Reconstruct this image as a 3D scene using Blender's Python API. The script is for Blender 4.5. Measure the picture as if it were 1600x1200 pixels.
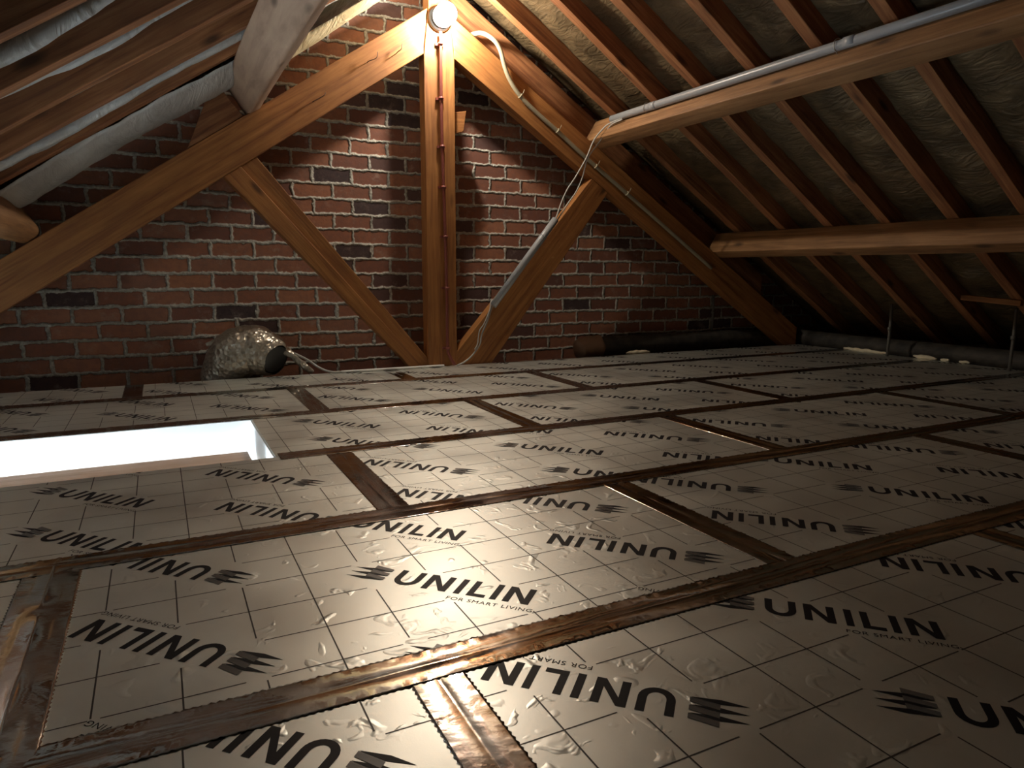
import bpy, bmesh, math, random
from mathutils import Vector, Matrix, noise
random.seed(7)
S = bpy.context.scene
for o in list(bpy.data.objects): bpy.data.objects.remove(o)
COL = S.collection

# ---------------------------------------------------------------- camera
cam = bpy.data.objects.new('camera', bpy.data.cameras.new('camera'))
COL.objects.link(cam)
cam.data.sensor_fit = 'HORIZONTAL'; cam.data.sensor_width = 36
cam.data.lens = 1094.57 / 1600 * 36
R_ = Vector((0.8932683, -0.44950887, 0.00367595)); U_ = Vector((0.06907889, 0.14534533, 0.98696648)); F_ = Vector((0.44418447, 0.88137195, -0.16088395))
M = Matrix((R_, U_, -F_)).transposed().to_4x4(); M.translation = Vector((0, 0, 0.5296))
cam.matrix_world = M
cam.data.clip_start = .02
S.camera = cam
# ---------------------------------------------------------------- world / exposure
W = bpy.data.worlds.new('world'); S.world = W; W.use_nodes = True
W.node_tree.nodes['Background'].inputs[0].default_value = (.35, .45, .6, 1)
W.node_tree.nodes['Background'].inputs[1].default_value = .002
S.view_settings.view_transform = 'Standard'; S.view_settings.look = 'None'
S.view_settings.exposure = 0.0; S.view_settings.gamma = 1; S.view_settings.use_curve_mapping = False
# ---------------------------------------------------------------- lights
def lamp(name, kind, loc, energy, color, **k):
    d = bpy.data.lights.new(name, kind); d.energy = energy; d.color = color
    for a, b in k.items(): setattr(d, a, b)
    o = bpy.data.objects.new(name, d); COL.objects.link(o); o.location = loc; return o
LAMP = Vector((1.396, 3.515, 1.785))
lamp('bulb_light', 'POINT', LAMP, 50, (1.0, .89, .74), shadow_soft_size=.018)
# daylight of the room under the hatch, coming up through the open shaft
hl = lamp('hatch_daylight', 'AREA', (-1.32, 2.31, -.45), 66, (.72, .87, 1.0), shape='RECTANGLE', size=.5, size_y=.56)
hl.rotation_euler = Vector((1, 0, .22)).to_track_quat('-Z', 'Y').to_euler()

# ---------------------------------------------------------------- materials
def mat(name, base=(.5, .5, .5), rough=.6, metal=0.):
    m = bpy.data.materials.new(name); m.use_nodes = True
    nt = m.node_tree; b = nt.nodes['Principled BSDF']
    b.inputs['Base Color'].default_value = (*base, 1); b.inputs['Roughness'].default_value = rough; b.inputs['Metallic'].default_value = metal
    return m, nt, b
def nd(nt, t, **k):
    n = nt.nodes.new(t)
    for a, b in k.items():
        if a in n.inputs: n.inputs[a].default_value = b
        else: setattr(n, a, b)
    return n
def coords(nt, scale=(1, 1, 1), kind='Object', loc=(0, 0, 0), rand=True):
    tc = nd(nt, 'ShaderNodeTexCoord'); mp = nd(nt, 'ShaderNodeMapping')
    mp.inputs['Scale'].default_value = scale; mp.inputs['Location'].default_value = loc
    if rand:
        oi = nd(nt, 'ShaderNodeObjectInfo'); mu = nd(nt, 'ShaderNodeMath', operation='MULTIPLY'); mu.inputs[1].default_value = 37
        nt.links.new(oi.outputs['Random'], mu.inputs[0])
        ad = nd(nt, 'ShaderNodeVectorMath', operation='ADD'); nt.links.new(tc.outputs[kind], ad.inputs[0]); nt.links.new(mu.outputs[0], ad.inputs[1])
        nt.links.new(ad.outputs[0], mp.inputs['Vector'])
    else: nt.links.new(tc.outputs[kind], mp.inputs['Vector'])
    return mp.outputs[0]
def ramp(nt, src, stops):
    r = nd(nt, 'ShaderNodeValToRGB'); e = r.color_ramp.elements
    while len(e) < len(stops): e.new(.5)
    for i, (p, c) in enumerate(stops): e[i].position = p; e[i].color = (*c, 1)
    nt.links.new(src, r.inputs[0]); return r.outputs[0]
def bump(nt, b, src, strength, dist, prev=None):
    n = nd(nt, 'ShaderNodeBump'); n.inputs['Strength'].default_value = strength; n.inputs['Distance'].default_value = dist
    nt.links.new(src, n.inputs['Height'])
    if prev is not None: nt.links.new(prev, n.inputs['Normal'])
    nt.links.new(n.outputs[0], b.inputs['Normal']); return n.outputs[0]
def mixc(nt, fac, a, b_, mode='MIX'):
    m = nd(nt, 'ShaderNodeMix', data_type='RGBA', blend_type=mode)
    if hasattr(fac, 'node'): nt.links.new(fac, m.inputs[0])
    else: m.inputs[0].default_value = fac
    for v, i in ((a, 6), (b_, 7)):
        if hasattr(v, 'node'): nt.links.new(v, m.inputs[i])
        else: m.inputs[i].default_value = (*v, 1)
    return m.outputs[2]

def wood(name, dark, mid, light, rough=.62, grain=1.):
    m, nt, b = mat(name, mid, rough)
    v = coords(nt, (1.2, 22 * grain, 22 * grain))
    n1 = nd(nt, 'ShaderNodeTexNoise', Scale=2.2, Detail=7., Roughness=.62, Distortion=.6); nt.links.new(v, n1.inputs['Vector'])
    c = ramp(nt, n1.outputs['Fac'], [(.28, dark), (.5, mid), (.72, light)])
    v2 = coords(nt, (3.2, 7, 7)); n2 = nd(nt, 'ShaderNodeTexNoise', Scale=1.6, Detail=4.); nt.links.new(v2, n2.inputs['Vector'])
    c = mixc(nt, ramp(nt, n2.outputs['Fac'], [(.35, (.32,) * 3), (.6, (0, 0, 0))]), c, dark)
    # knots
    v3 = coords(nt, (3.0, 9, 9)); vo = nd(nt, 'ShaderNodeTexVoronoi', Scale=1.0); nt.links.new(v3, vo.inputs['Vector'])
    c = mixc(nt, ramp(nt, vo.outputs['Distance'], [(.06, (.85,) * 3), (.17, (0, 0, 0))]), c, tuple(x * .35 for x in dark))
    nt.links.new(c, b.inputs['Base Color'])
    bp = bump(nt, b, n1.outputs['Fac'], .35, .004)
    n4 = nd(nt, 'ShaderNodeTexNoise', Scale=60., Detail=3.); nt.links.new(coords(nt, (.3, 1, 1)), n4.inputs['Vector'])
    bump(nt, b, n4.outputs['Fac'], .3, .0015, bp)
    return m
M_WOOD = wood('planed_orange_timber', (.18, .062, .017), (.36, .15, .04), (.48, .215, .062))
M_RAFT = wood('rafter_timber', (.13, .045, .018), (.33, .135, .052), (.52, .25, .105))
M_LOG = wood('hewn_pale_timber', (.30, .19, .125), (.48, .32, .215), (.56, .40, .275), grain=.35)
M_PURL = wood('sawn_purlin_timber', (.15, .07, .026), (.30, .15, .058), (.42, .23, .10))
M_PLANK = wood('pale_sawn_plank', (.50, .30, .17), (.66, .43, .27), (.74, .53, .36))
M_DECK = wood('dark_boarding', (.05, .03, .02), (.09, .055, .035), (.13, .08, .05))

def brick_mat():
    m, nt, b = mat('old_red_brick', rough=.9)
    tc = nd(nt, 'ShaderNodeTexCoord'); sp = nd(nt, 'ShaderNodeSeparateXYZ'); cb = nd(nt, 'ShaderNodeCombineXYZ')
    nt.links.new(tc.outputs['Object'], sp.inputs[0])
    for a, off in (('X', -1.683 + 20 * .204), ('Z', -.0345 + 40 * .0785)):
        ad = nd(nt, 'ShaderNodeMath', operation='ADD'); ad.inputs[1].default_value = off
        nt.links.new(sp.outputs[a], ad.inputs[0]); nt.links.new(ad.outputs[0], cb.inputs[0 if a == 'X' else 1])
    def warp(vin, sc, amp):
        n = nd(nt, 'ShaderNodeTexNoise', Scale=sc, Detail=3.); nt.links.new(vin, n.inputs['Vector'])
        s = nd(nt, 'ShaderNodeVectorMath', operation='SUBTRACT'); s.inputs[1].default_value = (.5, .5, .5); nt.links.new(n.outputs['Color'], s.inputs[0])
        k = nd(nt, 'ShaderNodeVectorMath', operation='SCALE'); k.inputs['Scale'].default_value = amp; nt.links.new(s.outputs[0], k.inputs[0])
        a = nd(nt, 'ShaderNodeVectorMath', operation='ADD'); nt.links.new(vin, a.inputs[0]); nt.links.new(k.outputs[0], a.inputs[1]); return a.outputs[0]
    v = warp(warp(cb.outputs[0], 2.2, .022), 30, .024)
    def br(ms, sm):
        k = nd(nt, 'ShaderNodeTexBrick'); k.offset = .5; k.offset_frequency = 2; k.squash = 1
        k.inputs['Scale'].default_value = 1; k.inputs['Mortar Size'].default_value = ms; k.inputs['Mortar Smooth'].default_value = sm; k.inputs['Bias'].default_value = 0
        k.inputs['Brick Width'].default_value = .204; k.inputs['Row Height'].default_value = .0785
        k.inputs['Color1'].default_value = (0, 0, 0, 1); k.inputs['Color2'].default_value = (1, 1, 1, 1); k.inputs['Mortar'].default_value = (.5, .5, .5, 1)
        nt.links.new(v, k.inputs['Vector']); return k
    k = br(.009, .2); k2 = br(.012, 1.)
    c = ramp(nt, k.outputs['Color'], [(.0, (.045, .03, .032)), (.1, (.10, .05, .042)), (.16, (.18, .07, .045)), (.5, (.28, .11, .062)), (.8, (.38, .16, .085)), (1., (.25, .115, .075))])
    n1 = nd(nt, 'ShaderNodeTexNoise', Scale=30., Detail=6., Roughness=.7); nt.links.new(cb.outputs[0], n1.inputs['Vector'])
    c = mixc(nt, ramp(nt, n1.outputs['Fac'], [(.4, (.0,) * 3), (.72, (.55,) * 3)]), c, (.12, .07, .06))
    n5 = nd(nt, 'ShaderNodeTexNoise', Scale=9., Detail=5., Roughness=.75); nt.links.new(cb.outputs[0], n5.inputs['Vector'])
    c = mixc(nt, ramp(nt, n5.outputs['Fac'], [(.56, (0,) * 3), (.8, (.45,) * 3)]), c, (.5, .42, .34))
    n2 = nd(nt, 'ShaderNodeTexNoise', Scale=70., Detail=4.); nt.links.new(cb.outputs[0], n2.inputs['Vector'])
    mo = ramp(nt, n2.outputs['Fac'], [(.3, (.38, .36, .31)), (.7, (.66, .64, .56))])
    nt.links.new(mixc(nt, k.outputs['Fac'], c, mo), b.inputs['Base Color'])
    # squeezed out mortar ridges and rough brick faces
    n3 = nd(nt, 'ShaderNodeTexNoise', Scale=34., Detail=5., Roughness=.65); nt.links.new(cb.outputs[0], n3.inputs['Vector'])
    mu = nd(nt, 'ShaderNodeMath', operation='MULTIPLY'); nt.links.new(k2.outputs['Fac'], mu.inputs[0]); nt.links.new(n3.outputs['Fac'], mu.inputs[1])
    bp = bump(nt, b, mu.outputs[0], 1., .032)
    bump(nt, b, n1.outputs['Fac'], .45, .005, bp)
    return m
M_BRICK = brick_mat()

def foil_mat():
    m, nt, b = mat('brushed_foil_facing', (.74, .715, .67), .38, .86)
    v = coords(nt, kind='Object', rand=True)
    n1 = nd(nt, 'ShaderNodeTexNoise', Scale=5., Detail=4.); nt.links.new(v, n1.inputs['Vector'])
    nt.links.new(ramp(nt, n1.outputs['Fac'], [(.3, (.36,) * 3), (.7, (.46,) * 3)]), b.inputs['Roughness'])
    nt.links.new(ramp(nt, n1.outputs['Fac'], [(.3, (.78, .80, .75)), (.7, (.88, .90, .84))]), b.inputs['Base Color'])
    n2 = nd(nt, 'ShaderNodeTexNoise', Scale=24., Detail=2., Distortion=.7); nt.links.new(v, n2.inputs['Vector'])
    r = ramp(nt, n2.outputs['Fac'], [(.6, (0,) * 3), (.8, (1,) * 3)])
    bp = bump(nt, b, r, .42, .0025)
    n3 = nd(nt, 'ShaderNodeTexNoise', Scale=420., Detail=2.); nt.links.new(v, n3.inputs['Vector'])
    bp = bump(nt, b, n3.outputs['Fac'], .12, .0004, bp)
    n4 = nd(nt, 'ShaderNodeTexNoise', Scale=2.3, Detail=1.); nt.links.new(v, n4.inputs['Vector'])
    bump(nt, b, n4.outputs['Fac'], .25, .012, bp)
    return m
M_FOIL = foil_mat()
M_INK = mat('black_print', (.008, .008, .012), .5)[0]; M_INK.node_tree.nodes['Principled BSDF'].inputs['Specular IOR Level'].default_value = .2
M_INKG = mat('grey_print', (.16, .16, .155), .4, .3)[0]
M_LINE = mat('thin_grid_print', (.05, .045, .04), .45)[0]
M_PIR = mat('insulation_core', (.82, .79, .68), .9)[0]
def tape_mat():
    m, nt, b = mat('aluminium_tape', (.66, .60, .55), .14, 1.)
    v = coords(nt, (1, 1, 1))
    n1 = nd(nt, 'ShaderNodeTexNoise', Scale=9., Detail=4., Distortion=1.); nt.links.new(v, n1.inputs['Vector'])
    n2 = nd(nt, 'ShaderNodeTexNoise', Scale=60., Detail=3.); nt.links.new(v, n2.inputs['Vector'])
    nt.links.new(ramp(nt, n1.outputs['Fac'], [(.35, (.06,) * 3), (.7, (.17,) * 3)]), b.inputs['Roughness'])
    nt.links.new(ramp(nt, n1.outputs['Fac'], [(.35, (.50, .48, .45)), (.7, (.64, .62, .59))]), b.inputs['Base Color'])
    bp = bump(nt, b, n1.outputs['Fac'], .16, .004); bump(nt, b, n2.outputs['Fac'], .16, .0012, bp)
    return m
M_TAPE = tape_mat()
def sheet_mat(name, c1, c2, rough, metal, sc=1., trans=0.):
    m, nt, b = mat(name, c1, rough, metal)
    v = coords(nt, (1, 1, 1))
    n1 = nd(nt, 'ShaderNodeTexNoise', Scale=4.5 * sc, Detail=5., Distortion=1.5); nt.links.new(v, n1.inputs['Vector'])
    nt.links.new(ramp(nt, n1.outputs['Fac'], [(.35, c1), (.68, c2)]), b.inputs['Base Color'])
    n2 = nd(nt, 'ShaderNodeTexNoise', Scale=1., Detail=4., Distortion=2.2); nt.links.new(coords(nt, (22 * sc, 7 * sc, 7 * sc)), n2.inputs['Vector'])
    bump(nt, b, n2.outputs['Fac'], .55, .02)
    if trans: b.inputs['Subsurface Weight'].default_value = trans; b.inputs['Subsurface Radius'].default_value = (.02, .02, .02)
    return m
M_MEMR = sheet_mat('brown_foil_underlay', (.085, .062, .034), (.19, .135, .072), .36, .15)
M_MEML = sheet_mat('milky_plastic_underlay', (.42, .43, .42), (.60, .62, .60), .3, 0., .6)
M_LAMPYEL = sheet_mat('lamp_tinted_plastic_sheet', (.55, .47, .28), (.72, .64, .42), .35, 0., .6)  # underlay plastic with the lamp's yellow light put into its base colour
M_GREY = mat('grey_pvc', (.33, .345, .36), .32)[0]
M_CABLE = mat('grey_cable', (.42, .41, .38), .5)[0]
M_RED = mat('red_brown_conduit', (.24, .065, .05), .42)[0]
M_BEIGE = mat('beige_flexible_conduit', (.36, .32, .22), .5)[0]
M_WHITE = mat('white_plastic', (.75, .75, .72), .45)[0]
M_PLASTER = mat('white_plaster', (.86, .86, .85), .9)[0]
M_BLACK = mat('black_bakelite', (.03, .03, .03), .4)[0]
M_STEEL = mat('dull_galvanised_steel', (.5, .49, .46), .42, .9)[0]
M_ROD = mat('dirty_zinc_rod', (.16, .15, .135), .6, .3)[0]
M_RUST = mat('rusty_nail_steel', (.12, .07, .05), .6, .6)[0]
M_FOAM = mat('cream_expanding_foam', (.78, .70, .52), .85)[0]
def duct_mat():
    m, nt, b = mat('sooty_duct_wrap', (.07, .062, .055), .7)
    n = nd(nt, 'ShaderNodeTexNoise', Scale=14., Detail=5.); nt.links.new(coords(nt), n.inputs['Vector'])
    nt.links.new(ramp(nt, n.outputs['Fac'], [(.35, (.022, .02, .018)), (.7, (.07, .06, .048))]), b.inputs['Base Color'])
    bump(nt, b, n.outputs['Fac'], .6, .01); return m
M_DUCT = duct_mat()
M_CLOTH = mat('brown_end_wrap', (.26, .16, .10), .85)[0]
def crinkle():
    m, nt, b = mat('crinkled_silver_wrap', (.50, .45, .37), .3, .55)
    n = nd(nt, 'ShaderNodeTexVoronoi', Scale=48.); nt.links.new(coords(nt), n.inputs['Vector'])
    bump(nt, b, n.outputs['Distance'], .8, .01); return m
M_CRINK = crinkle()
def emis(name, col, st, transp):
    m = bpy.data.materials.new(name); m.use_nodes = True; nt = m.node_tree; nt.nodes.clear()
    e = nd(nt, 'ShaderNodeEmission', Color=(*col, 1), Strength=st); t = nd(nt, 'ShaderNodeBsdfTransparent'); mx = nd(nt, 'ShaderNodeMixShader'); mx.inputs[0].default_value = transp
    out = nd(nt, 'ShaderNodeOutputMaterial'); nt.links.new(e.outputs[0], mx.inputs[1]); nt.links.new(t.outputs[0], mx.inputs[2]); nt.links.new(mx.outputs[0], out.inputs[0]); return m
M_GLOW = emis('lit_bulb', (1, .86, .62), 30, 0.)
M_GLOBE = emis('lit_glass_jar', (1, .95, .86), 14, .8)

# ---------------------------------------------------------------- builders
def link(name, bm, mats, parent=None, smooth=False, loc=None):
    bmesh.ops.recalc_face_normals(bm, faces=bm.faces)
    me = bpy.data.meshes.new(name); bm.to_mesh(me); bm.free()
    if smooth:
        for p in me.polygons: p.use_smooth = True
    for m in (mats if isinstance(mats, (list, tuple)) else [mats]): me.materials.append(m)
    o = bpy.data.objects.new(name, me); COL.objects.link(o)
    if parent: o.parent = parent
    if loc: o.location = loc
    return o
def tag(o, label, cat, group=None):
    o['label'] = label; o['category'] = cat
    if group: o['group'] = group
    return o
def struct(o): o['kind'] = 'structure'; return o
def empty(name, loc):
    o = bpy.data.objects.new(name, None); COL.objects.link(o); o.location = loc; o.empty_display_size = .05; return o
def recenter(o, loc):
    """put the object's origin at loc without moving the mesh"""
    o.data.transform(Matrix.Translation(-Vector(loc))); o.location = loc; return o
def box(bm, x0, x1, y0, y1, z0, z1, mi=0):
    vs = [bm.verts.new((x, y, z)) for z in (z0, z1) for y in (y0, y1) for x in (x0, x1)]
    for q in ((0, 2, 3, 1), (4, 5, 7, 6), (0, 1, 5, 4), (2, 6, 7, 3), (1, 3, 7, 5), (0, 4, 6, 2)):
        f = bm.faces.new([vs[i] for i in q]); f.material_index = mi
def roughen(bm, L0, L1, step, amp, bev, seed):
    n = max(2, int((L1 - L0) / step))
    for i in range(1, n):
        x = L0 + (L1 - L0) * i / n
        bmesh.ops.bisect_plane(bm, geom=bm.verts[:] + bm.edges[:] + bm.faces[:], plane_co=(x, 0, 0), plane_no=(1, 0, 0))
    if bev:
        es = [e for e in bm.edges if len(e.link_faces) == 2 and e.calc_face_angle(0) > .6]
        bmesh.ops.bevel(bm, geom=es, offset=bev, segments=2, affect='EDGES', profile=.6)
    for v in bm.verts:
        c = v.co
        d = noise.noise_vector(Vector((c.x * 2.3 + seed * 7, c.y * 9, c.z * 9 + seed)))
        v.co = c + Vector((0, d.y, d.z)) * amp
def prism(name, polys, mats, ang, amp=.003, bev=.004, parent=None, seed=1):
    """timber cut to outlines in the XZ plane; polys = [(outline, y_front, y_back)]; local X runs along the grain"""
    allp = [p for pl, _, _ in polys for p in pl]
    c = Vector((sum(p[0] for p in allp) / len(allp), polys[0][1], sum(p[1] for p in allp) / len(allp)))
    ca, sa = math.cos(ang), math.sin(ang); bm = bmesh.new()
    for pl, y0, y1 in polys:
        loc = [((x - c.x) * ca + (z - c.z) * sa, -(x - c.x) * sa + (z - c.z) * ca) for x, z in pl]
        a = [bm.verts.new((x, y0 - c.y, z)) for x, z in loc]; b = [bm.verts.new((x, y1 - c.y, z)) for x, z in loc]
        bm.faces.new(a); bm.faces.new(b[::-1])
        for i in range(len(a)): bm.faces.new((a[i], b[i], b[(i + 1) % len(a)], a[(i + 1) % len(a)]))
    bmesh.ops.recalc_face_normals(bm, faces=bm.faces)
    xs = [v.co.x for v in bm.verts]
    roughen(bm, min(xs), max(xs), .12, amp, bev, seed)
    o = link(name, bm, mats, parent); o.location = c; o.rotation_euler = (0, -ang, 0)
    return o
def beam(name, p0, p1, up, w, h, m, amp=.003, bev=.004, seed=1, parent=None, step=.12):
    """rectangular timber from p0 to p1; p0,p1 = the corner line at the bottom front; up = section height dir"""
    p0, p1, up = Vector(p0), Vector(p1), Vector(up).normalized()
    X = (p1 - p0).normalized(); Z = (up - X * up.dot(X)).normalized(); Y = Z.cross(X)
    L = (p1 - p0).length; bm = bmesh.new(); box(bm, 0, L, 0, w, 0, h)
    roughen(bm, 0, L, step, amp, bev, seed)
    o = link(name, bm, m, parent)
    mm = Matrix((X, Y, Z)).transposed().to_4x4(); mm.translation = p0; o.matrix_world = mm
    return o
def smooth_path(pts, n=10):
    P = [Vector(p) for p in pts]; P = [P[0] * 2 - P[1]] + P + [P[-1] * 2 - P[-2]]; out = []
    for i in range(1, len(P) - 2):
        for k in range(n):
            t = k / n; a, b, c, d = P[i - 1:i + 3]
            out.append(.5 * ((2 * b) + (c - a) * t + (2 * a - 5 * b + 4 * c - d) * t * t + (-a + 3 * b - 3 * c + d) * t ** 3))
    out.append(P[-2]); return out
def tube(bm, path, rad, seg=12, cap=True, mi=0):
    rings = []; prev = None
    for i, p in enumerate(path):
        t = (path[min(i + 1, len(path) - 1)] - path[max(i - 1, 0)]).normalized()
        if prev is None: a = t.orthogonal().normalized()
        else: a = (prev - t * prev.dot(t)).normalized()
        prev = a; b = t.cross(a); r = rad(i / max(1, len(path) - 1)) if callable(rad) else rad
        rings.append([bm.verts.new(p + (a * math.cos(2 * math.pi * k / seg) + b * math.sin(2 * math.pi * k / seg)) * r) for k in range(seg)])
    for i in range(len(rings) - 1):
        for k in range(seg):
            f = bm.faces.new((rings[i][k], rings[i][(k + 1) % seg], rings[i + 1][(k + 1) % seg], rings[i + 1][k])); f.smooth = True; f.material_index = mi
    if cap: bm.faces.new(rings[0][::-1]).material_index = mi; bm.faces.new(rings[-1]).material_index = mi
    return rings
def hollow(bm, path, r, wall, seg=16):
    a = tube(bm, path, r, seg, False); b = tube(bm, path, r - wall, seg, False)
    for i in (0, -1):
        for k in range(seg): bm.faces.new((a[i][k], a[i][(k + 1) % seg], b[i][(k + 1) % seg], b[i][k]))
def lathe(bm, prof, seg=28, axis='Y', o=(0, 0, 0), mi=0):
    rings = []
    for r, h in prof:
        ring = []
        for k in range(seg):
            a = 2 * math.pi * k / seg; x, z = r * math.cos(a), r * math.sin(a)
            ring.append(bm.verts.new((o[0] + x, o[1] + h, o[2] + z) if axis == 'Y' else (o[0] + x, o[1] + z, o[2] + h)))
        rings.append(ring)
    for i in range(len(rings) - 1):
        for k in range(seg):
            f = bm.faces.new((rings[i][k], rings[i][(k + 1) % seg], rings[i + 1][(k + 1) % seg], rings[i + 1][k])); f.smooth = True; f.material_index = mi
    bm.faces.new(rings[0]).material_index = mi; bm.faces.new(rings[-1]).material_index = mi

# ---------------------------------------------------------------- measures
YF, YB, YW = 3.63, 3.71, 3.84            # truss front / back, gable wall
lb = lambda x: .7415 + .674 * x           # left principal, bottom / top
lt = lambda x: .9525 + .672 * x
rb = lambda x: 2.5668 - .6364 * x         # right principal
rt = lambda x: 2.766 - .6364 * x
LS, RS = .662, -.638                      # roof slopes
lr = lambda x: 1.1655 + LS * x            # underside of the rafters
rr = lambda x: 2.956 + RS * x
XR = (2.956 - 1.1655) / (LS - RS)         # ridge
ZR = lr(XR)
XL0, XR0 = -1.75, 4.62

# ---------------------------------------------------------------- structure
HX, HY0, HY1 = .27, 2.03, 2.60            # hatch right edge, front, back
bm = bmesh.new()
ZF = -.082
box(bm, HX + .03, XR0, -2.5, YW, -.12, ZF); box(bm, -1.75, -1.35, -2.5, YW, -.12, ZF)
box(bm, -1.35, HX + .03, -2.5, HY0 - .03, -.12, ZF); box(bm, -1.35, HX + .03, HY1 + .03, YW, -.12, ZF)
struct(link('floor', bm, M_DECK))
bm = bmesh.new()                          # white lining of the hatch shaft and the room below
box(bm, -1.40, HX + .002, HY1 + .001, HY1 + .029, -1.6, -.003); box(bm, -1.40, HX + .029, HY0 - .029, HY0 - .001, -1.6, -.0825)
box(bm, HX - .004, HX, HY0 - .001, HY1 + .001, -1.6, -.003); box(bm, -1.40, -1.351, HY0 - .001, HY1 + .001, -1.6, -.12)
box(bm, -1.40, HX + .08, HY0 - .05, HY1 + .05, -1.65, -1.6)
struct(link('wall_hatch_shaft', bm, M_PLASTER))
def gable(name, y0, y1):
    bm = bmesh.new(); pl = [(XL0 - .2, -.12), (XR0 + .2, -.12), (XR0 + .2, .15), (XR, ZR + .14), (XL0 - .2, .15)]
    a = [bm.verts.new((x, y0, z)) for x, z in pl]; b = [bm.verts.new((x, y1, z)) for x, z in pl]
    bm.faces.new(a); bm.faces.new(b[::-1])
    for i in range(5): bm.faces.new((a[i], b[i], b[(i + 1) % 5], a[(i + 1) % 5]))
    return struct(link(name, bm, M_BRICK))
gable('wall_back', YW, YW + .2); gable('wall_front', -2.7, -2.5)
for nm, xa, xb, fn in (('ceiling', XL0 - .2, XR, lr), ('ceiling', XR, XR0 + .2, rr)):
    bm = bmesh.new(); o1, o2 = .15, .19
    vs = [bm.verts.new((x, y, fn(x) + o)) for o in (o1, o2) for y in (-2.7, YW + .2) for x in (xa, xb)]
    for q in ((0, 2, 3, 1), (4, 5, 7, 6), (0, 1, 5, 4), (2, 6, 7, 3), (1, 3, 7, 5), (0, 4, 6, 2)): bm.faces.new([vs[i] for i in q])
    struct(link(nm, bm, M_DECK))
bm = bmesh.new(); box(bm, XL0 - .2, XL0 - .05, -2.5, YW, -.12, .2); struct(link('wall_left', bm, M_DECK))
bm = bmesh.new(); box(bm, XR0 + .05, XR0 + .2, -2.5, YW, -.12, .2); struct(link('wall_right', bm, M_DECK))

# ---------------------------------------------------------------- printed insulation boards
E1 = Vector((.7071, -.7071)); E2 = Vector((.7071, .7071))
def rect(x0, x1, y0, y1): return [(x0, y0), (x1, y0), (x1, y1), (x0, y1)]
H = 55.
def letterN(x): return [[(x, 0), (x + 12.5, 0), (x + 33.5, -37), (x + 33.5, 0), (x + 45, 0), (x + 45, -H), (x + 32.5, -H), (x + 11.5, -18), (x + 11.5, -H), (x, -H)]]
def letterU():
    out = [(0, 0)]; cx, ry = 23.5, 24
    for k in range(13):
        a = math.pi + math.pi * k / 12; out.append((cx + 23.5 * math.cos(a), -H + ry + ry * math.sin(a)))
    out += [(47, 0), (35.5, 0)]
    for k in range(13):
        a = -math.pi * k / 12; out.append((cx + 12 * math.cos(a), -H + ry + (ry - 10) * math.sin(a)))
    out += [(11.5, 0)]
    return [out]
GLYPH = letterU() + letterN(58) + [rect(117, 128, -H, 0)] + [[(140, 0), (151, 0), (151, -H + 10), (172, -H + 10), (172, -H), (140, -H)]] + [rect(181, 192, -H, 0)] + letterN(203)
ICOND, ICONG = [], []
for k in range(3):
    y = -14.5 - 17 * k
    ICOND.append([(-88, y), (-54, y + 5), (-16, y - 1), (-54, y - 5)])
    ICONG.append([(-53, y + 17), (-16, y + 10), (-16, y), (-53, y + 5.5)])
fc = bpy.data.curves.new('t', 'FONT'); fc.body = 'FOR SMART LIVING'; fc.size = 14.2; fc.space_character = 1.12
fo = bpy.data.objects.new('t', fc); COL.objects.link(fo); bpy.context.view_layer.update()
fm = bpy.data.meshes.new_from_object(fo.evaluated_get(bpy.context.evaluated_depsgraph_get()))
tx = [v.co.x for v in fm.vertices]; tw = max(tx) - min(tx)
TAGV = [((v.co.x - min(tx)) * 146 / tw + 114, -77 + v.co.y) for v in fm.vertices]; TAGF = [list(p.vertices) for p in fm.polygons]
bpy.data.objects.remove(fo); bpy.data.curves.remove(fc)
def add_logo(bm, org, s, z):
    """s=1 upright towards the gable, -1 upside down; org = upper left corner of the U"""
    def W(p): q = org + (E1 * p[0] + E2 * p[1]) * (s * .001); return (q.x, q.y, z)
    for pl in GLYPH: bm.faces.new([bm.verts.new(W(p)) for p in pl]).material_index = 1
    for pl in ICOND: bm.faces.new([bm.verts.new(W(p)) for p in pl]).material_index = 1
    for pl in ICONG: bm.faces.new([bm.verts.new((W(p)[0], W(p)[1], z + .0002)) for p in pl]).material_index = 2
    vs = [bm.verts.new(W(p)) for p in TAGV]
    for f in TAGF: bm.faces.new([vs[i] for i in f]).material_index = 1
def clear_spans(p, d, L, logos):
    """pieces of a grid line not covered by the logo fields"""
    cuts = []
    for org, s in logos:
        a = (p - org); u0, v0 = a.dot(E1) * s * 1000, a.dot(E2) * s * 1000; du, dv = d.dot(E1) * s * 1000, d.dot(E2) * s * 1000
        t0, t1 = -1e9, 1e9
        for (lo, hi, q0, dq) in ((-98, 262, u0, du), (-84, 12, v0, dv)):
            ta, tb = sorted(((lo - q0) / dq, (hi - q0) / dq)); t0, t1 = max(t0, ta), min(t1, tb)
        if t1 > t0: cuts.append((t0, t1))
    cuts.sort(); out = []; t = 0
    for a, b in cuts:
        if a > t: out.append((t, min(a, L)))
        t = max(t, b)
        if t >= L: break
    if t < L: out.append((t, L))
    return [(a, b) for a, b in out if b - a > .004]
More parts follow.
